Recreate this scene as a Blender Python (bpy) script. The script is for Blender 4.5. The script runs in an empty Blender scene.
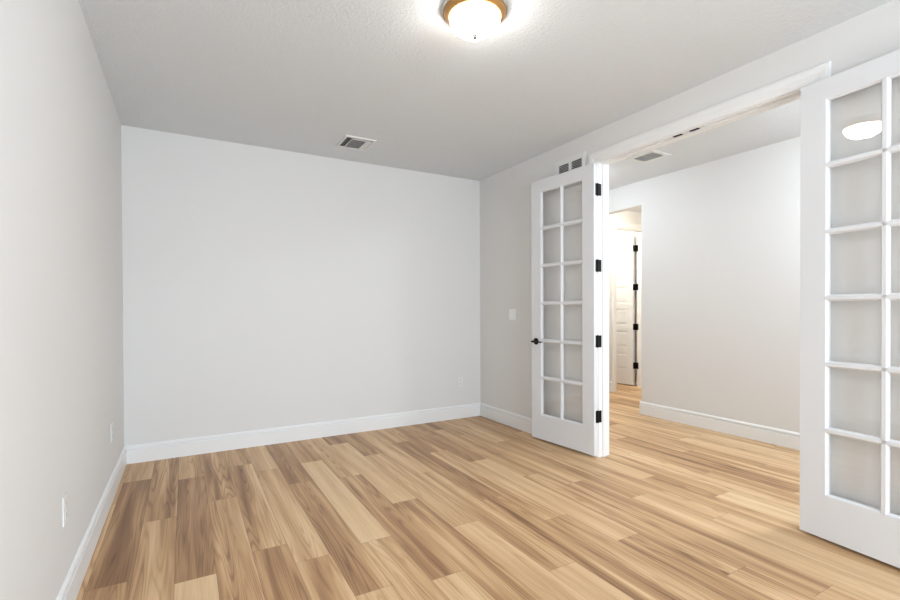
import bpy, bmesh, math, random
from mathutils import Vector, Matrix

# ------------------------------------------------------------------ camera
S = bpy.context.scene
COL = S.collection
f_px, yaw, cy, cam_h = 468.9665, 0.5150, 312.8143, 1.2467
pitch, roll = -0.0081, -0.0041
H = 2.74                                   # ceiling height
XL, XR, YB, XH = -0.434, 3.0104, 4.6031, 4.6811   # left wall, right wall, back wall, hall wall
YN = -2.40                                 # wall behind the camera
Fv = Vector((math.sin(yaw), math.cos(yaw), 0)); Rv = Vector((math.cos(yaw), -math.sin(yaw), 0)); Uv = Vector((0, 0, 1))
Fv, Uv = Fv*math.cos(pitch)+Uv*math.sin(pitch), Uv*math.cos(pitch)-Fv*math.sin(pitch)
Rv, Uv = Rv*math.cos(roll)+Uv*math.sin(roll), Uv*math.cos(roll)-Rv*math.sin(roll)
cam_d = bpy.data.cameras.new('camera'); cam = bpy.data.objects.new('camera', cam_d); COL.objects.link(cam)
M = Matrix((Rv, Uv, -Fv)).transposed().to_4x4(); M.translation = (0, 0, cam_h)
cam.matrix_world = M
cam_d.sensor_width = 36; cam_d.lens = f_px/900*36
cam_d.shift_y = (cy-300)/900
cam_d.clip_start = 0.02
S.camera = cam

# ------------------------------------------------------------------ world, added area lamps, exposure
world = bpy.data.worlds.new('sky'); S.world = world; world.use_nodes = True
bg = world.node_tree.nodes['Background']
bg.inputs[0].default_value = (0.80, 0.90, 1.0, 1); bg.inputs[1].default_value = 1.0

def area(name, loc, direction, sx, sy, power, col):
    d = bpy.data.lights.new(name, 'AREA'); d.shape = 'RECTANGLE'; d.size = sx; d.size_y = sy
    d.energy = power; d.color = col
    o = bpy.data.objects.new(name, d); COL.objects.link(o); o.location = loc
    o.rotation_euler = Vector(direction).to_track_quat('-Z', 'Z').to_euler()
    return o
area('added_window_daylight', (1.45, YN+0.03, 1.5), (-0.65, 1, 0.15), 1.9, 1.5, 198, (0.75, 0.87, 1.0))  # area lamp in the added window, standing in for daylight
area('hall_fill', (3.85, -1.68, 1.35), (0.12, 1, -0.22), 1.3, 2.2, 35, (0.72, 0.85, 1.0))  # added fill lamp at the hall's near end, no window behind it

S.view_settings.view_transform = 'Standard'; S.view_settings.look = 'None'
S.view_settings.gamma = 1; S.view_settings.exposure = 0.05
S.view_settings.use_curve_mapping = False
DOME_STRENGTH = 36

# ------------------------------------------------------------------ materials
def lin(r, g, b):
    c = lambda v: (v/255)/12.92 if v <= 10 else (((v/255)+0.055)/1.055)**2.4
    return (c(r), c(g), c(b), 1)
def mat(name, rgb, rough=0.5, metal=0.0, spec=0.5):
    m = bpy.data.materials.new(name); m.use_nodes = True
    p = m.node_tree.nodes['Principled BSDF']
    p.inputs['Base Color'].default_value = lin(*rgb) if len(rgb) == 3 else rgb
    p.inputs['Roughness'].default_value = rough; p.inputs['Metallic'].default_value = metal
    p.inputs['Specular IOR Level'].default_value = spec
    return m
def node(m, t, **k):
    n = m.node_tree.nodes.new(t)
    for a, v in k.items(): setattr(n, a, v)
    return n
def bumpy(m, scale, strength, dist, detail=3, ramp=None):
    p = m.node_tree.nodes['Principled BSDF']; L = m.node_tree.links
    tc = node(m, 'ShaderNodeTexCoord'); nz = node(m, 'ShaderNodeTexNoise')
    nz.inputs['Scale'].default_value = scale; nz.inputs['Detail'].default_value = detail
    L.new(tc.outputs['Object'], nz.inputs['Vector'])
    b = node(m, 'ShaderNodeBump'); b.inputs['Strength'].default_value = strength; b.inputs['Distance'].default_value = dist
    src = nz.outputs['Fac']
    if ramp:
        r = node(m, 'ShaderNodeValToRGB'); r.color_ramp.elements[0].position = ramp[0]; r.color_ramp.elements[1].position = ramp[1]
        L.new(src, r.inputs[0]); src = r.outputs[0]
    L.new(src, b.inputs['Height']); L.new(b.outputs[0], p.inputs['Normal'])
    return m
M_WALL = bumpy(mat('warm_white_wall_paint', (228, 226, 223), 0.75, spec=0.25), 110, 0.12, 0.004)
M_CEIL = bumpy(mat('textured_ceiling_paint', (227, 230, 232), 0.85, spec=0.2), 75, 0.35, 0.006, 4, (0.42, 0.62))
M_TRIM = bumpy(mat('white_trim_paint', (241, 240, 238), 0.35, spec=0.4), 300, 0.02, 0.001)
M_DOOR = bumpy(mat('white_door_paint', (228, 228, 229), 0.38, spec=0.4), 300, 0.02, 0.001)
M_PLATE = bumpy(mat('white_plastic', (234, 233, 231), 0.35, spec=0.5), 300, 0.01, 0.001)
M_SWITCH = bumpy(mat('bright_white_plastic', (247, 247, 247), 0.3, spec=0.5), 300, 0.01, 0.001)
M_VENT = bumpy(mat('white_enamel_steel', (230, 229, 226), 0.4, spec=0.5), 300, 0.01, 0.001)
M_BLACK = bumpy(mat('black_hardware', (8, 7, 8), 0.5, spec=0.25), 400, 0.02, 0.001)
M_DUCT_SHADE = bumpy(mat('dark_duct_shade', (16, 16, 19), 0.8, spec=0.2), 200, 0.05, 0.001)  # near-black that stands in for the shade inside the ducts
M_SLOT = bumpy(mat('dark_slot', (30, 30, 30), 0.6, spec=0.2), 200, 0.02, 0.001)
M_NICKEL = bumpy(mat('brushed_nickel', (205, 200, 193), 0.32, 0.9), 500, 0.02, 0.0005)
M_FINIAL = bumpy(mat('dark_finial', (95, 92, 88), 0.6, spec=0.1), 400, 0.02, 0.0005)
M_BRASS = bumpy(mat('antique_brass', (198, 152, 96), 0.32, 0.9), 500, 0.02, 0.0005)

def make_dome(name, strength, c1, c2):
    m = mat(name, (250, 246, 238), 0.4)
    p = m.node_tree.nodes['Principled BSDF']; L = m.node_tree.links
    tc = node(m, 'ShaderNodeTexCoord'); nz = node(m, 'ShaderNodeTexNoise'); nz.inputs['Scale'].default_value = 9
    mx = node(m, 'ShaderNodeMix', data_type='RGBA')
    mx.inputs[6].default_value = c1; mx.inputs[7].default_value = c2
    L.new(tc.outputs['Object'], nz.inputs['Vector']); L.new(nz.outputs['Fac'], mx.inputs[0])
    L.new(mx.outputs[2], p.inputs['Emission Color']); p.inputs['Emission Strength'].default_value = strength
    return m
M_DOME = make_dome('frosted_dome_glass', DOME_STRENGTH, (1, 0.955, 0.90, 1), (1, 0.97, 0.93, 1))
M_DOME_ADDED_HALL = make_dome('added_hall_dome_glow', 185, (0.80, 0.90, 1, 1), (0.82, 0.91, 1, 1))  # dome glow of an added, unseen hall lamp
M_DOME_ADDED_FAR = make_dome('added_far_dome_glow', 58, (0.80, 0.90, 1, 1), (0.82, 0.91, 1, 1))
M_DOME_ADDED_WARM = make_dome('added_warm_dome_glow', 104, (1, 0.92, 0.79, 1), (1, 0.94, 0.83, 1))

def make_glass():
    m = bpy.data.materials.new('clear_pane_glass'); m.use_nodes = True
    nt = m.node_tree; nt.nodes.clear(); L = nt.links
    out = node(m, 'ShaderNodeOutputMaterial'); mix = node(m, 'ShaderNodeMixShader')
    tr = node(m, 'ShaderNodeBsdfTransparent'); tr.inputs[0].default_value = (0.995, 0.996, 0.995, 1)
    gl = node(m, 'ShaderNodeBsdfGlossy'); gl.inputs['Roughness'].default_value = 0.0; gl.inputs[0].default_value = (1, 1, 1, 1)
    lw = node(m, 'ShaderNodeLayerWeight'); lw.inputs['Blend'].default_value = 0.5
    pw = node(m, 'ShaderNodeMath', operation='POWER'); pw.inputs[1].default_value = 5
    ma = node(m, 'ShaderNodeMath', operation='MULTIPLY_ADD'); ma.inputs[1].default_value = 0.95; ma.inputs[2].default_value = 0.045
    L.new(lw.outputs['Facing'], pw.inputs[0]); L.new(pw.outputs[0], ma.inputs[0]); L.new(ma.outputs[0], mix.inputs[0])
    L.new(tr.outputs[0], mix.inputs[1]); L.new(gl.outputs[0], mix.inputs[2]); L.new(mix.outputs[0], out.inputs[0])
    return m
M_GLASS = make_glass()

def make_floor_mat():
    m = mat('vinyl_wood_planks', (190, 150, 105), 0.42, spec=0.35)
    nt = m.node_tree; L = nt.links; p = nt.nodes['Principled BSDF']
    def math_(op, a, b=None, c=None, clamp=False):
        n = node(m, 'ShaderNodeMath', operation=op, use_clamp=clamp)
        for i, v in enumerate((a, b, c)):
            if v is None: continue
            if isinstance(v, (int, float)): n.inputs[i].default_value = v
            else: L.new(v, n.inputs[i])
        return n.outputs[0]
    at = node(m, 'ShaderNodeAttribute', attribute_name='plank')
    sep = node(m, 'ShaderNodeSeparateColor'); L.new(at.outputs['Color'], sep.inputs[0])
    tone, seed, streak = sep.outputs[0], sep.outputs[1], sep.outputs[2]
    uv = node(m, 'ShaderNodeUVMap', uv_map='plank_uv'); su = node(m, 'ShaderNodeSeparateXYZ'); L.new(uv.outputs[0], su.inputs[0])
    u, v = su.outputs[0], su.outputs[1]                    # metres across and along the plank
    def coords(sx, sy, off):
        c = node(m, 'ShaderNodeCombineXYZ')
        L.new(math_('MULTIPLY_ADD', u, sx, math_('MULTIPLY', seed, 53.0+off)), c.inputs[0])
        L.new(math_('MULTIPLY_ADD', v, sy, math_('MULTIPLY', seed, 97.0+off)), c.inputs[1])
        L.new(math_('MULTIPLY', seed, 31.0+off), c.inputs[2])
        return c.outputs[0]
    def noise(vec, detail, rough=0.5, dist=0.0):
        n = node(m, 'ShaderNodeTexNoise'); n.inputs['Scale'].default_value = 1; n.inputs['Detail'].default_value = detail
        n.inputs['Roughness'].default_value = rough; n.inputs['Distortion'].default_value = dist
        L.new(vec, n.inputs['Vector']); return n.outputs['Fac']
    bands = noise(coords(16, 0.65, 0), 3, 0.5, 0.3)        # heartwood streaks along the plank
    rings = noise(coords(12, 0.5, 7), 1.2, 0.4, 0.12)       # slow field whose contours make the cathedral grain
    lines = math_('SINE', math_('MULTIPLY', rings, 100.0))
    lines = math_('POWER', math_('MULTIPLY_ADD', lines, 0.5, 0.5), 3.5)
    fine = noise(coords(210, 5, 3), 3, 0.6)
    bandc = math_('MULTIPLY', math_('SUBTRACT', bands, 0.5), math_('MULTIPLY_ADD', streak, 1.8, 0.35))
    t = math_('ADD', tone, bandc)
    patch = noise(coords(9, 0.8, 19), 2, 0.5)               # where the dark grain lines show
    patch = math_('MULTIPLY_ADD', patch, 3.2, -0.9, clamp=True)
    lines = math_('MULTIPLY', lines, patch)
    lm = math_('MULTIPLY', lines, math_('MULTIPLY_ADD', streak, 0.26, 0.06))
    t = math_('SUBTRACT', t, lm)
    t = math_('MULTIPLY_ADD', math_('SUBTRACT', fine, 0.5), 0.16, t)
    r = node(m, 'ShaderNodeValToRGB'); cr = r.color_ramp
    stops = [(0.0, (114, 79, 52)), (0.3, (157, 117, 81)), (0.55, (193, 152, 109)), (0.78, (218, 182, 138)), (1.0, (234, 204, 162))]
    cr.elements[0].position = 0; cr.elements[0].color = lin(*stops[0][1]); cr.elements[1].position = 1; cr.elements[1].color = lin(*stops[-1][1])
    for pos, c in stops[1:-1]:
        e = cr.elements.new(pos); e.color = lin(*c)
    L.new(t, r.inputs[0])
    # thin bevel line at the plank edges: plank_edge.x = distance to the nearest edge in metres
    ed = node(m, 'ShaderNodeUVMap', uv_map='plank_edge'); se = node(m, 'ShaderNodeSeparateXYZ'); L.new(ed.outputs[0], se.inputs[0])
    PW = 0.1716
    eu = math_('MINIMUM', u, math_('SUBTRACT', PW, u))
    ev = math_('MINIMUM', se.outputs[0], se.outputs[1])
    edge = math_('MINIMUM', eu, ev)
    seam = math_('LESS_THAN', edge, 0.0012)
    mx = node(m, 'ShaderNodeMix', data_type='RGBA'); mx.inputs[7].default_value = lin(104, 72, 46)
    L.new(math_('MULTIPLY', seam, 0.55), mx.inputs[0]); L.new(r.outputs[0], mx.inputs[6])
    L.new(mx.outputs[2], p.inputs['Base Color'])
    L.new(math_('MULTIPLY_ADD', fine, 0.12, 0.36), p.inputs['Roughness'])
    b = node(m, 'ShaderNodeBump'); b.inputs['Strength'].default_value = 0.12; b.inputs['Distance'].default_value = 0.001
    L.new(fine, b.inputs['Height']); L.new(b.outputs[0], p.inputs['Normal'])
    return m
M_FLOOR = make_floor_mat()

# ------------------------------------------------------------------ mesh helpers
def box(bm, x0, y0, z0, x1, y1, z1, bev=0.0):
    vs = [bm.verts.new((x, y, z)) for x in (x0, x1) for y in (y0, y1) for z in (z0, z1)]
    idx = [(0, 1, 3, 2), (4, 6, 7, 5), (0, 4, 5, 1), (2, 3, 7, 6), (0, 2, 6, 4), (1, 5, 7, 3)]
    fs = [bm.faces.new([vs[i] for i in q]) for q in idx]
    if bev:
        es = list({e for f in fs for e in f.edges})
        bmesh.ops.bevel(bm, geom=es, offset=bev, segments=2, affect='EDGES', profile=0.6)
def prism(bm, pts0, pts1):
    """closed prism between two matching polygons"""
    a = [bm.verts.new(p) for p in pts0]; b = [bm.verts.new(p) for p in pts1]; n = len(a)
    for i in range(n): bm.faces.new((a[i], a[(i+1) % n], b[(i+1) % n], b[i]))
    bm.faces.new(a[::-1]); bm.faces.new(b)
def lathe(bm, prof, seg=64, center=(0, 0, 0)):
    rings = []
    for r, z in prof:
        if r < 1e-5: rings.append([bm.verts.new((center[0], center[1], center[2]+z))])
        else: rings.append([bm.verts.new((center[0]+r*math.cos(2*math.pi*i/seg), center[1]+r*math.sin(2*math.pi*i/seg), center[2]+z)) for i in range(seg)])
    for a, b in zip(rings, rings[1:]):
        for i in range(seg):
            j = (i+1) % seg
            if len(a) == 1 and len(b) == 1: continue
            if len(a) == 1: bm.faces.new((a[0], b[i], b[j]))
            elif len(b) == 1: bm.faces.new((a[i], b[0], a[j]))
            else: bm.faces.new((a[i], b[i], b[j], a[j]))
def tube(bm, p, q, r0, r1=None, seg=20):
    r1 = r0 if r1 is None else r1
    p, q = Vector(p), Vector(q); d = (q-p).normalized()
    n = d.orthogonal().normalized(); t = d.cross(n)
    c = lambda o, r: [o+(n*math.cos(2*math.pi*i/seg)+t*math.sin(2*math.pi*i/seg))*r for i in range(seg)]
    prism(bm, c(p, r0), c(q, r1))
def obj(name, bm, m, parent=None, smooth=False, label=None):
    bmesh.ops.recalc_face_normals(bm, faces=bm.faces)
    me = bpy.data.meshes.new(name); bm.to_mesh(me); bm.free()
    me.materials.append(m)
    o = bpy.data.objects.new(name, me); COL.objects.link(o)
    if smooth:
        for p in me.polygons: p.use_smooth = True
        try: me.set_sharp_from_angle(angle=math.radians(38))
        except Exception: pass
    if parent: o.parent = parent
    if label: o['label'] = label
    return o
def tag(o, label, cat, group=None, kind=None):
    o['label'] = label; o['category'] = cat
    if group: o['group'] = group
    if kind: o['kind'] = kind
    return o
def empty(name, loc, rz=0.0):
    o = bpy.data.objects.new(name, None); COL.objects.link(o); o.location = loc; o.rotation_euler = (0, 0, rz)
    o.empty_display_size = 0.1
    return o
NB = bmesh.new
WT = 0.12                                  # wall thickness
XR2, XH2 = XR+WT, XH+WT
# doorway between room and hall
JF, JN, JH = 2.797, 1.301, 2.462           # far jamb face, near jamb face, head underside
# opening in the hall wall, passage and the doorway at its side
OY0, OY1, OH = 3.695, 4.80, 2.46
PY = 4.92                                  # passage far wall
DX0, DX1, DH = 5.665, 6.272, 2.453
HN = -1.75                                  # hall near end

# ------------------------------------------------------------------ structure: floor
def make_floor():
    rnd = random.Random(11)
    PWD, LEN, X0 = 0.1716, 1.5, -0.393
    joints = {0: 1.10, 1: .275, 2: .97, 3: .42, 4: 1.095, 5: .875, 6: .47, 7: .90, 8: .41, 9: 1.29, 10: .82, 11: .20, 12: 1.05, 13: .62,
              14: .24, 15: 1.26, 16: .98, 17: .59, 18: .14, 19: .78, 20: .33, 21: 1.22, 22: .62, 23: .10, 24: 1.03, 25: .5, 26: 1.3}
    # (row, y of the plank's near end rounded) -> tone, streak
    tones = TONES
    bm = NB(); uvl = bm.loops.layers.uv.new('plank_uv'); el = bm.loops.layers.uv.new('plank_edge'); cl = bm.loops.layers.float_color.new('plank')
    y_lo, y_hi, x_hi = YN, 6.6, 7.3
    row = -1
    while X0+row*PWD < x_hi:
        xa = X0+row*PWD; xb = xa+PWD
        j = joints.get(row, rnd.random()*1.5)
        y = j-6.0
        while y < y_hi:
            ya, yb = max(y, y_lo), min(y+LEN, y_hi)
            tone = 0.66+rnd.gauss(0, 0.10); st = 0.2+0.6*rnd.random(); seed = rnd.random()
            key = (row, round(y, 1))
            for k, val in tones.items():
                if k[0] == row and abs(k[1]-y) < 0.12: tone, st = val[0], val[1]; seed = val[2] if len(val) > 2 else seed
            if yb-ya > 0.001:
                vs = [bm.verts.new(p) for p in ((xa, ya, 0), (xb, ya, 0), (xb, yb, 0), (xa, yb, 0))]
                f = bm.faces.new(vs)
                for lp, (uu, vv) in zip(f.loops, ((0, ya-y), (PWD, ya-y), (PWD, yb-y), (0, yb-y))):
                    lp[uvl].uv = (uu, vv); lp[el].uv = (vv, LEN-vv); lp[cl] = (tone, seed, st, 1)
            y += LEN
        row += 1
    x_lo = X0-PWD; xe = X0+row*PWD
    vs = [bm.verts.new(p) for p in ((x_lo, y_lo, -.12), (xe, y_lo, -.12), (xe, y_hi, -.12), (x_lo, y_hi, -.12))]
    bm.faces.new(vs[::-1])
    tv = [bm.verts.new(p) for p in ((x_lo, y_lo, 0), (xe, y_lo, 0), (xe, y_hi, 0), (x_lo, y_hi, 0))]
    for i in range(4): bm.faces.new((vs[i], vs[(i+1) % 4], tv[(i+1) % 4], tv[i]))
    o = obj('floor', bm, M_FLOOR)
    tag(o, 'wood plank floor running from the room out into the hall', 'floor', kind='structure')
TONES = {
    (0, 4.10): (.60, .5), (0, 2.60): (.32, .55), (0, 1.10): (.45, .5),
    (1, 3.275): (.56, .75), (1, 1.775): (.64, .5),
    (2, 3.97): (.68, .5), (2, 2.47): (.38, .6), (2, .97): (.88, .08),
    (3, 3.42): (.52, .7), (3, 1.92): (.60, .6), (3, .42): (.6, .4),
    (4, 4.095): (.5, .5), (4, 2.595): (.55, .7), (4, 1.095): (.46, .6),
    (5, 3.875): (.7, .4), (5, 2.375): (.72, .45), (5, .875): (.66, .5),
    (6, 3.47): (.45, .5), (6, 1.97): (.55, .6), (6, .47): (.66, .4),
    (7, 3.90): (.58, .5), (7, 2.40): (.86, .12), (7, .90): (.68, .35),
    (8, 3.41): (.72, .5), (8, 1.91): (.46, .55), (8, .41): (.72, .4),
    (9, 4.29): (.36, .4), (9, 2.79): (.82, .2), (9, 1.29): (.58, .75),
    (10, 3.82): (.5, .5), (10, 2.32): (.66, .45), (10, .82): (.72, .3),
    (11, 3.2): (.7, .5), (11, 1.7): (.6, .6), (11, .2): (.72, .25),
    (12, 4.05): (.68, .4), (12, 2.55): (.48, .55), (12, 1.05): (.5, .6),
    (13, 3.62): (.6, .6), (13, 2.12): (.74, .45), (13, .62): (.68, .5),
    (14, 3.24): (.5, .6), (14, 1.74): (.74, .3),
    (15, 4.26): (.42, .4), (15, 2.76): (.66, .5), (15, 1.26): (.62, .7),
    (16, 2.48): (.7, .4), (16, .98): (.62, .6), (17, 2.09): (.56, .5), (17, .59): (.76, .3),
    (18, 1.64): (.68, .4), (18, .14): (.76, .2), (19, 2.28): (.76, .3),
}
make_floor()

bm = NB(); box(bm, XL-WT, YN-WT, H, 7.42, 6.72, H+0.12)
tag(obj('ceiling', bm, M_CEIL), 'grey white knockdown textured ceiling over room and hall', 'ceiling', kind='structure')

# ------------------------------------------------------------------ structure: walls
def wall(name, boxes, label):
    bm = NB()
    for b in boxes: box(bm, *b)
    return tag(obj(name, bm, M_WALL), label, 'wall', kind='structure')
wall('wall_left', [(XL-WT, YN-WT, 0, XL, YB+WT, H)], 'long warm white wall along the left edge of the photo')
wall('wall_back', [(XL, YB, 0, XR2, YB+WT, H)], 'plain warm white wall at the far end of the room')
wall('wall_right', [(XR, JF+.02, 0, XR2, YB, H), (XR, YN-WT, 0, XR2, JN-.02, H), (XR, JN-.02, JH+.02, XR2, JF+.02, H)], 'warm white wall with the wide doorway to the hall')
WX0, WX1, WZ0, WZ1 = 0.45, 2.45, 0.70, 2.30
wall('wall_near', [(XL, YN-WT, 0, WX0, YN, H), (WX1, YN-WT, 0, XR, YN, H), (WX0, YN-WT, 0, WX1, YN, WZ0), (WX0, YN-WT, WZ1, WX1, YN, H)],
     'warm white wall with an added window behind the camera')
wall('wall_hall', [(XH, HN, 0, XH2, OY0, H), (XH, OY1, 0, XH2, PY, H), (XH, OY0, OH, XH2, OY1, H)], 'white hall wall facing the doorway, opening to a passage')
wall('wall_hall_near', [(XR2, HN-WT, 0, XH2, HN, H)], 'white wall closing the near end of the hall')
wall('wall_passage', [(XR2, PY, 0, DX0-.02, PY+WT, H), (DX1+.02, PY, 0, 7.3, PY+WT, H), (DX0-.02, PY, DH+.02, DX1+.02, PY+WT, H)],
     'white wall of the passage holding the narrow white door')
wall('wall_passage_near', [(XH2, OY0-WT, 0, 7.3, OY0, H)], 'white wall on the near side of the passage')
wall('wall_passage_end', [(7.3, OY0-WT, 0, 7.42, 6.6, H)], 'white wall at the end of the passage')
wall('wall_closet', [(5.1, PY+WT, 0, 5.2, 6.6, H), (5.1, 6.6, 0, 7.42, 6.72, H), (6.36, PY+WT, 0, 6.46, 6.6, H)], 'white walls of the small room behind the narrow door, one added to darken the door gap')  # last box is an added wall that keeps the hinge gap dark

# added, unseen window behind the camera, a source for the daylight
w = empty('added_window_1', ((WX0+WX1)/2, YN-0.06, WZ0)); tag(w, 'added unseen white framed window behind the camera', 'window', kind='structure')
bm = NB(); hw = (WX1-WX0)/2; hh = WZ1-WZ0
for b in ((-hw, -.04, 0, -hw+.05, .04, hh), (hw-.05, -.04, 0, hw, .04, hh), (-hw+.05, -.04, 0, hw-.05, .04, .05), (-hw+.05, -.04, hh-.05, hw-.05, .04, hh),
          (-hw+.05, -.03, hh/2-.025, hw-.05, .03, hh/2+.025), (-.03, -.035, .05, .03, .035, hh-.05)): box(bm, *b)
obj('window_frame', bm, M_TRIM, w)
bm = NB(); box(bm, -hw+.05, -.003, .05, hw-.05, .003, hh-.05); obj('glass', bm, M_GLASS, w)
bm = NB(); box(bm, -hw-.04, .061, -.03, hw+.04, .10, -.002, .004); obj('window_sill', bm, M_TRIM, w)

# ------------------------------------------------------------------ trim: baseboards and casings
BB = [(0, 0), (.016, 0), (.016, .108), (.0145, .111), (.005, .1135), (.005, .1205), (.0135, .1235), (.0135, .132), (.011, .140), (.006, .147), (0, .149)]
BT = .016
def bb_seg(bm, axis, face, sgn, a, b):
    """run along axis from a to b, back at coordinate face, thickness towards sgn"""
    P = lambda t, s, z: (face+sgn*t, s, z) if axis == 'y' else (s, face+sgn*t, z)
    prism(bm, [P(t, a, z) for t, z in BB], [P(t, b, z) for t, z in BB])
def baseboard(name, segs, label):
    bm = NB()
    for s in segs: bb_seg(bm, *s)
    return tag(obj(name, bm, M_TRIM), label, 'baseboard', kind='structure')
e = 0.0004
CW, CR = 0.090, 0.006                      # casing width, reveal
baseboard('baseboard_left', [('y', XL+e, 1, YN+e, YB-BT-e)], 'white moulded baseboard along the left wall')
baseboard('baseboard_back', [('x', YB-e, -1, XL+e, XR-e)], 'white moulded baseboard along the far wall')
baseboard('baseboard_right', [('y', XR-e, -1, JF+CR+CW+e, YB-BT-e)], 'white moulded baseboard between far corner and left glazed door')
baseboard('baseboard_right_near', [('y', XR-e, -1, YN+BT+e, JN-CR-CW-.024-e)], 'white moulded baseboard behind the right glazed door')
baseboard('baseboard_near', [('x', YN+e, 1, XL+BT+e, XR-e)], 'white moulded baseboard along the wall behind the camera')
baseboard('baseboard_hall', [('y', XH-e, -1, HN+e, OY0+BT), ('x', OY0+e, 1, XH, XH2)], 'white moulded baseboard along the hall wall')
baseboard('baseboard_passage', [('x', PY-e, -1, XR2+e, DX0-CR-CW-e)], 'white moulded baseboard in the passage beside the narrow door')
baseboard('baseboard_hall_side', [('y', XR2+e, 1, JF+CR+CW+e, PY-BT-e), ('y', XR2+e, 1, HN+e, JN-CR-CW-e)], 'white moulded baseboard on the hall side of the doorway wall')

# casing profile: (offset outwards from the inner edge, projection)
CP = [(0, 0), (0, .009), (.004, .012), (.018, .0125), (.022, .0145), (.040, .015), (.045, .0185), (.074, .020), (.080, .0175), (.086, .0175), (.090, .013), (.090, 0)]
def casing(bm, fixed_axis, face, sgn, a, b, top):
    """three-sided mitred casing round an opening a..b (inner edges), head at top"""
    def P(s, z, t): return (face+sgn*t, s, z) if fixed_axis == 'x' else (s, face+sgn*t, z)
    rings = []
    for (s0, d, z) in ((a, -1, 0), (a, -1, 'c'), (b, 1, 'c'), (b, 1, 0)):
        rings.append([bm.verts.new(P(s0+d*u, (top+u) if z == 'c' else 0.0, t)) for u, t in CP])
    n = len(CP)
    for r0, r1 in zip(rings, rings[1:]):
        for i in range(n): bm.faces.new((r0[i], r0[(i+1) % n], r1[(i+1) % n], r1[i]))
    bm.faces.new(rings[0]); bm.faces.new(rings[-1])
bm = NB(); casing(bm, 'x', XR-e, -1, JN-CR-.024, JF+CR, JH+CR)
tag(obj('trim_1', bm, M_TRIM), 'white stepped casing framing the wide doorway on the room side', 'trim', kind='structure')
bm = NB(); casing(bm, 'x', XR2+e, 1, JN-CR, JF+CR, JH+CR)
tag(obj('trim_2', bm, M_TRIM), 'white casing of the wide doorway on the hall side', 'trim', kind='structure')
bm = NB()
JT = .019
box(bm, XR, JF, 0, XR2, JF+JT, JH); box(bm, XR, JN-JT, 0, XR2, JN, JH); box(bm, XR, JN-JT, JH, XR2, JF+JT, JH+JT)
st = (XR+.040, XR+.075)                    # door stop strips
box(bm, st[0], JF-.011, 0, st[1], JF, JH-.011); box(bm, st[0], JN, 0, st[1], JN+.011, JH-.011); box(bm, st[0], JN, JH-.011, st[1], JF, JH)
jamb = tag(obj('trim_3', bm, M_TRIM), 'white jamb lining the wide doorway between room and hall', 'trim', kind='structure')
for yc in (2.089, 1.966):
    bm = NB(); box(bm, XR+.008, yc-.033, JH-.003, XR+.033, yc+.033, JH-.0004, .0008)
    tube(bm, (XR+.0205, yc, JH-.006), (XR+.0205, yc, JH-.003), .004, .007, 16)
    obj('strike_plate', bm, M_BLACK, jamb, label='black metal catch plate under the door head')
bm = NB(); casing(bm, 'y', PY-e, -1, DX0-CR, DX1+CR, DH+CR)
tag(obj('trim_4', bm, M_TRIM), 'white casing round the narrow door in the passage', 'trim', kind='structure')
bm = NB(); box(bm, DX0-JT, PY, 0, DX0, PY+WT, DH); box(bm, DX1, PY, 0, DX1+JT, PY+WT, DH); box(bm, DX0-JT, PY, DH, DX1+JT, PY+WT, DH+JT)
tag(obj('trim_5', bm, M_TRIM), 'white jamb of the narrow door in the passage', 'trim', kind='structure')

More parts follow.
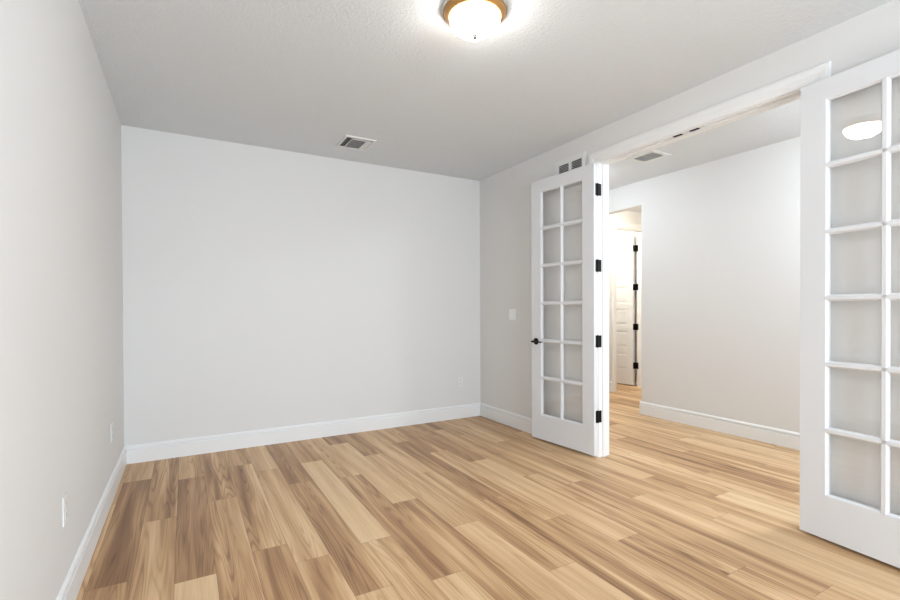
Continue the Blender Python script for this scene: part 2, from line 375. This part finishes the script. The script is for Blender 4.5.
# ------------------------------------------------------------------ french doors
LW, LT = 0.738, 0.035
LZ0, LZ1 = 0.019, 2.452
GX0, GX1, GZ0, GZ1 = 0.120, LW-0.120, 0.247, 2.348     # glazed field
NC, NR, MB = 2, 6, 0.034                               # lites, muntin base width
HINGE_Z = (2.237, 1.603, 0.971, 0.341)
def french_door(name, pin, s, ang, label):
    """s=+1: leaf runs +Y from its pin (left leaf); s=-1: runs -Y"""
    rz = s*(math.pi/2+ang)
    root = empty(name, (pin[0], pin[1], 0), rz)
    tag(root, label, 'door', 'french doors', 'structure')
    y0, y1 = s*0.010, s*(0.010+LT); yc = (y0+y1)/2
    x0 = 0.003
    B = lambda bm, xa, za, xb, zb, ya=y0, yb=y1: box(bm, x0+xa, min(ya, yb), za, x0+xb, max(ya, yb), zb)
    bm = NB(); B(bm, 0, LZ0, GX0, LZ1); obj('stile', bm, M_DOOR, root)
    bm = NB(); B(bm, GX1, LZ0, LW, LZ1); obj('stile', bm, M_DOOR, root)
    bm = NB(); B(bm, GX0, LZ0, GX1, GZ0); obj('rail', bm, M_DOOR, root)
    bm = NB(); B(bm, GX0, GZ1, GX1, LZ1); obj('rail', bm, M_DOOR, root)
    # muntin grid with moulded bars (cross section: across w, depth d)
    hd = LT/2-0.0005
    sec = [(.017, .003), (.0165, .007), (.011, .0125), (.0085, hd), (-.0085, hd), (-.011, .0125), (-.0165, .007), (-.017, .003)]
    sec = sec + [(w, -d) for w, d in sec[::-1]]
    half = [(0, hd), (.003, hd), (.0055, .0125), (.012, .007), (.0125, .003), (.0125, -.003), (.012, -.007), (.0055, -.0125), (.003, -hd), (0, -hd)]
    bm = NB()
    def bar(kind, c, a, b, sect):
        P = (lambda w, d, q: (x0+c+w, yc+d, q)) if kind == 'v' else (lambda w, d, q: (x0+q, yc+d, c+w))
        prism(bm, [P(w, d, a) for w, d in sect], [P(w, d, b) for w, d in sect])
    xm = (GX0+GX1)/2
    bar('v', xm, GZ0, GZ1, sec)
    ph = (GZ1-GZ0+MB-.025)/NR
    for k in range(1, NR):
        z = GZ0+(MB-.025)/-2+ph*k
        z = GZ0+(GZ1-GZ0)*k/NR
        bar('h', z, GX0, GX1, sec)
    bar('v', GX0, GZ0, GZ1, half); bar('v', GX1, GZ0, GZ1, [(-w, d) for w, d in half])
    bar('h', GZ0, GX0, GX1, half); bar('h', GZ1, GX0, GX1, [(-w, d) for w, d in half])
    obj('muntin_grid', bm, M_DOOR, root, label='moulded white glazing bars in two columns of six')
    bm = NB(); box(bm, x0+GX0, yc-.002, GZ0, x0+GX1, yc+.002, GZ1); obj('glass_panes', bm, M_GLASS, root, label='clear glass panes')
    # hinges: knuckle, leaf on the door edge, leaf on the jamb
    R = Matrix.Rotation(-rz, 3, 'Z')
    for hz in HINGE_Z:
        bm = NB()
        for q in range(5): tube(bm, (0, 0, hz-.05+.02*q+.0005), (0, 0, hz-.05+.02*(q+1)-.0005), .0062, seg=16)
        tube(bm, (0, 0, hz+.05), (0, 0, hz+.054), .0045, .003, 16); tube(bm, (0, 0, hz-.054), (0, 0, hz-.05), .003, .0045, 16)
        box(bm, 0.0005, min(s*.002, s*.026), hz-.05, 0.0027, max(s*.002, s*.026), hz+.05)
        jy = (JF if s > 0 else JN)-pin[1]
        w0 = [(-.002, jy), (XR-pin[0]+.030, jy), (XR-pin[0]+.030, jy-s*.002), (-.002, jy-s*.002)]
        loc = [R @ Vector((a, b, 0)) for a, b in w0]
        prism(bm, [(v.x, v.y, hz-.05) for v in loc], [(v.x, v.y, hz+.05) for v in loc])
        obj('hinge', bm, M_BLACK, root, smooth=True, label='black steel butt hinge')
    # lever handles on both faces
    hx, hz = x0+LW-0.062, 0.937
    for face, sg in ((y1, s), (y0, -s)):
        if sg == -s: stub = 0.034
        else: stub = 0.052
        bm = NB()
        tube(bm, (hx, face, hz), (hx, face+sg*.007, hz), .031, .031, 32); tube(bm, (hx, face+sg*.007, hz), (hx, face+sg*.011, hz), .031, .024, 32)
        tube(bm, (hx, face+sg*.011, hz), (hx, face+sg*stub, hz), .0105, .0095, 20)
        if sg == s:
            tube(bm, (hx+.012, face+sg*(stub-.003), hz), (hx-.03, face+sg*(stub-.002), hz), .0095, .0085, 16)
            tube(bm, (hx-.03, face+sg*(stub-.002), hz), (hx-.112, face+sg*(stub-.008), hz-.002), .0085, .006, 16)
        o = obj('lever_handle', bm, M_BLACK, root, smooth=True, label='black lever handle on a round rose')
    return root
PX = XR-0.009
LEFT = french_door('door_1', (PX, JF+.0012), 1, math.radians(4.3), 'left white glazed double-door leaf folded back beside the wall grille')
RIGHT = french_door('door_2', (PX, JN-.0012), -1, math.radians(5.3), 'right white glazed double-door leaf cut by the right photo edge')

# narrow panelled door, standing open into the small room
D3 = empty('door_3', (6.262, 5.052, 0)); tag(D3, 'narrow white panelled door standing open at end of the passage', 'door', kind='structure')
DW = 0.60
bm = NB()
# local: leaf runs along +Y, thickness towards -X
ST = .095; rails = [(.016, .25)]
ph = (2.44-.25-.12-5*.085)/6; z = .25; pans = []
for k in range(6):
    pans.append((z, z+ph)); z += ph
    rails.append((z, z+.085 if k < 5 else 2.445)); z += .085
box(bm, -.039, .018, .016, -.004, .018+ST, 2.445); box(bm, -.039, .018+DW-ST, .016, -.004, .018+DW, 2.445)
for a, b in rails: box(bm, -.039, .018+ST, a, -.004, .018+DW-ST, b)
obj('door_frame', bm, M_DOOR, D3)
for a, b in pans:
    bm = NB(); box(bm, -.030, .018+ST, a, -.013, .018+DW-ST, b)
    ya, yb = .018+ST, .018+DW-ST
    prism(bm, [(-.030, ya+.03, a+.03), (-.030, yb-.03, a+.03), (-.030, yb-.03, b-.03), (-.030, ya+.03, b-.03)],
          [(-.036, ya+.045, a+.045), (-.036, yb-.045, a+.045), (-.036, yb-.045, b-.045), (-.036, ya+.045, b-.045)])
    obj('door_panel', bm, M_DOOR, D3)
for hz in (2.20, 1.583, .95, .33):
    bm = NB()
    tube(bm, (-.012, .002, hz-.05), (-.012, .002, hz+.05), .008, seg=16)
    box(bm, -.041, .0155, hz-.05, -.006, .0176, hz+.05); box(bm, .0072, -.045, hz-.05, .0096, -.002, hz+.05)
    box(bm, -.012, -.002, hz-.05, .0096, .002, hz+.05)
    obj('hinge', bm, M_BLACK, D3, smooth=True, label='black steel butt hinge')

# ------------------------------------------------------------------ ceiling light, and added unseen copies that light the other spaces
def make_lamp(loc, dome, label):
    root = empty('ceiling_light', loc)
    tag(root, label, 'ceiling light')
    bm = NB(); lathe(bm, [(0, -.0005), (.164, -.0005), (.164, -.014), (.1625, -.019), (.160, -.021), (.158, -.018), (.157, -.014), (0, -.014)], 96)
    obj('pan', bm, M_NICKEL, root, True, 'polished metal ceiling pan')
    bm = NB(); lathe(bm, [(.1565, -.0145), (.1565, -.022), (.154, -.028), (.147, -.036), (.139, -.042), (.131, -.045), (.127, -.044), (.127, -.0145), (.1565, -.0145)], 96)
    obj('trim_ring', bm, M_BRASS, root, True, 'antique brass ring')
    bm = NB(); pr = [(.1265, -.030), (.1265, -.044)]
    for i in range(1, 17):
        a = math.pi/2*i/16; pr.append((.1265*math.cos(a), -.044-.088*math.sin(a)))
    pr[-1] = (0, -.132)
    lathe(bm, pr, 96); obj('glass_dome', bm, dome, root, True, 'glowing frosted glass dome')
    bm = NB(); lathe(bm, [(0, -.130), (.013, -.131), (.014, -.134), (.009, -.138), (.011, -.142), (.007, -.147), (0, -.148)], 24)
    obj('finial', bm, M_FINIAL, root, True, 'small metal finial')
    return root
lamp = make_lamp((1.27, 1.98, H), M_DOME, 'round flush ceiling light with brass ring and glowing frosted dome')
make_lamp((3.85, 1.05, H), M_DOME_ADDED_HALL, 'added unseen ceiling light brightening the hall, behind the right glazed door')  # added lamp, out of view, to brighten the hall
make_lamp((3.80, 3.92, H), M_DOME_ADDED_FAR, 'added unseen ceiling light brightening the hall, behind the left glazed door')  # second added hall lamp, hidden, lifts the wall but spares the jamb
make_lamp((5.30, 4.10, H), M_DOME_ADDED_WARM, 'added unseen ceiling light brightening the passage beyond the hall')  # added unseen lamp that brightens the passage door
make_lamp((5.65, 5.55, H), M_DOME_ADDED_WARM, 'added unseen ceiling light brightening the small room behind the narrow door')  # added unseen lamp filling the room past the narrow door

# ------------------------------------------------------------------ air vents
def blade(bm, axis, pos, a, b, z, w, tilt, th=.0014):
    """thin louvre along axis ('x' or 'y') at pos, spanning a..b, width w, tilted"""
    c, s_ = math.cos(tilt)*w/2, math.sin(tilt)*w/2
    n = (-math.sin(tilt)*th/2, math.cos(tilt)*th/2)
    q = [(-c+n[0], -s_+n[1]), (c+n[0], s_+n[1]), (c-n[0], s_-n[1]), (-c-n[0], -s_-n[1])]
    P = (lambda t, h, l: (l, pos+t, z+h)) if axis == 'x' else (lambda t, h, l: (pos+t, l, z+h))
    prism(bm, [P(t, h, a) for t, h in q], [P(t, h, b) for t, h in q])
def frame(bm, x0, y0, x1, y1, ix0, iy0, ix1, iy1, z0, z1, cham=.004):
    """rectangular flange with chamfered outer edge hanging below z1"""
    o1 = [(x0, y0, z1), (x1, y0, z1), (x1, y1, z1), (x0, y1, z1)]
    o2 = [(x0+cham, y0+cham, z0), (x1-cham, y0+cham, z0), (x1-cham, y1-cham, z0), (x0+cham, y1-cham, z0)]
    i2 = [(ix0, iy0, z0), (ix1, iy0, z0), (ix1, iy1, z0), (ix0, iy1, z0)]
    i1 = [(x, y, z1) for x, y, _ in i2]
    R = [[bm.verts.new(p) for p in r] for r in (o1, o2, i2, i1)]
    for k in range(4):
        A, B_ = R[k], R[(k+1) % 4]
        for i in range(4): bm.faces.new((A[i], A[(i+1) % 4], B_[(i+1) % 4], B_[i]))
# room ceiling register (three-way louvres), local origin at its centre
v = empty('ceiling_vent', (1.348, 4.083, H)); tag(v, 'white square ceiling register with louvres near the far wall', 'air vent')
hx, hy = .140, .155
bm = NB(); frame(bm, -hx, -hy, hx, hy, -hx+.022, -hy+.024, hx-.022, hy-.024, -.011, -.0005)
obj('frame', bm, M_VENT, v)
bm = NB(); box(bm, -hx+.0222, -hy+.0242, -.0015, hx-.0222, hy-.0242, -.0006); obj('duct_shade_sheet', bm, M_DUCT_SHADE, v, label='dark sheet coloured as duct shade behind the louvres')
bm = NB()
xa, xb, ya, yb = -hx+.0222, hx-.0222, -hy+.0242, hy-.0242
for x in (-.108, -.092, -.076): blade(bm, 'y', x, ya, yb, -.0065, .008, math.radians(62))
box(bm, -.067, ya, -.0105, -.062, yb, -.002)
for k in range(11): blade(bm, 'x', ya+.047+k*.0205, -.062, .064, -.0062, .0074, math.radians(32))
blade(bm, 'x', ya+.020, -.062, .105, -.0062, .007, math.radians(35))
box(bm, -.062, ya+.030, -.0105, .105, ya+.036, -.002)
box(bm, .064, ya+.036, -.0105, .069, yb, -.002)
for k in range(4): blade(bm, 'y', .075+k*.0115, ya+.036, yb, -.0062, .0125, math.radians(-12))
obj('louvres', bm, M_VENT, v)
# hall ceiling grille
v = empty('hall_ceiling_vent', (3.985, 3.06, H)); tag(v, 'small grey louvred vent in the hall ceiling, past the door head', 'air vent')
bm = NB(); frame(bm, -.14, -.155, .14, .155, -.096, -.113, .084, .113, -.010, -.0005); obj('frame', bm, M_VENT, v)
bm = NB(); box(bm, -.0958, -.1128, -.0012, .0838, .1128, -.0006); obj('duct_shade_sheet', bm, M_DUCT_SHADE, v, label='dark sheet coloured as duct shade behind the louvres')
bm = NB()
for k in range(10): blade(bm, 'y', -.087+k*.018, -.1128, .1128, -.0058, .0075, math.radians(62))
box(bm, -.0958, -.002, -.007, .0838, .002, -.002)
obj('louvres', bm, M_VENT, v)
# transfer grille on the right wall above the left leaf; local x = along wall (+Y), local y = out of the wall (-X)
v = empty('wall_grille', (XR, 3.124, 2.464), math.pi/2); tag(v, 'white two-column wall grille above the left glazed door', 'air vent')
gw, gh = .186, .134
bm = NB()
for b in ((-gw, .0005, -gh, gw, .012, -gh+.044), (-gw, .0005, gh-.044, gw, .012, gh), (-gw, .0005, -gh+.044, -gw+.038, .012, gh-.044),
          (gw-.044, .0005, -gh+.044, gw, .012, gh-.044), (-.018, .0005, -gh+.044, .010, .012, gh-.044)): box(bm, *b)
obj('frame', bm, M_VENT, v)
bm = NB(); box(bm, -gw+.038, .0004, -gh+.044, gw-.044, .0012, gh-.044); obj('duct_shade_sheet', bm, M_DUCT_SHADE, v, label='dark sheet coloured as duct shade behind the slats')
bm = NB()
for a, b in ((-gw+.038, -.018), (.010, gw-.044)):
    for k in range(13):
        z = -gh+.050+k*.0142
        prism(bm, [(a, .0022, z+.004), (a, .0105, z-.0035), (a, .0105, z-.0020), (a, .0022, z+.0055)], [(b, .0022, z+.004), (b, .0105, z-.0035), (b, .0105, z-.0020), (b, .0022, z+.0055)])
obj('slats', bm, M_VENT, v)

# ------------------------------------------------------------------ switch and outlets; local x along the wall, y out of the wall
def outlet(loc, rz, label):
    r = empty('wall_outlet', loc, rz); tag(r, label, 'outlet')
    bm = NB(); box(bm, -.0355, .0004, -.058, .0355, .0062, .058, .0022); obj('cover_plate', bm, M_PLATE, r)
    for zc in (.0205, -.0205):
        bm = NB(); box(bm, -.0165, .0064, zc-.0145, .0165, .0082, zc+.0145, .0007)
        rc = obj('receptacle', bm, M_PLATE, r)
        bm = NB()
        for x, hgt in ((-.0065, .0045), (.0065, .0036)): box(bm, x-.001, .0083, zc+.002-hgt, x+.001, .0086, zc+.002+hgt)
        tube(bm, (0, .0083, zc-.009), (0, .0086, zc-.009), .0024, seg=12)
        obj('slots', bm, M_SLOT, rc, label='dark plug slots')
    bm = NB(); tube(bm, (0, .0064, 0), (0, .0076, 0), .003, .0024, 14); obj('screw', bm, M_PLATE, r)
    return r
outlet((2.735, YB, .415), math.pi, 'white outlet low on the far wall near the right corner')
outlet((XL, 2.435, .435), -math.pi/2, 'white outlet low on the left wall, nearer the camera')
outlet((XL, 3.84, .430), -math.pi/2, 'white outlet low on the left wall, nearer the far corner')
r = empty('light_switch', (XR, 3.975, 1.186), math.pi/2); tag(r, 'white double rocker light switch on the wall left of the glazed door', 'light switch')
bm = NB(); box(bm, -.0585, .0004, -.058, .0585, .0065, .058, .0024); obj('cover_plate', bm, M_SWITCH, r)
for xc, tl in ((-.023, 1), (.023, -1)):
    bm = NB()
    d0, d1 = (.0095, .0072) if tl > 0 else (.0072, .0095)
    prism(bm, [(xc-.0165, .0067, -.033), (xc+.0165, .0067, -.033), (xc+.0165, .0067, .033), (xc-.0165, .0067, .033)],
          [(xc-.016, d0, -.0325), (xc+.016, d0, -.0325), (xc+.016, d1, .0325), (xc-.016, d1, .0325)])
    obj('rocker', bm, M_SWITCH, r)
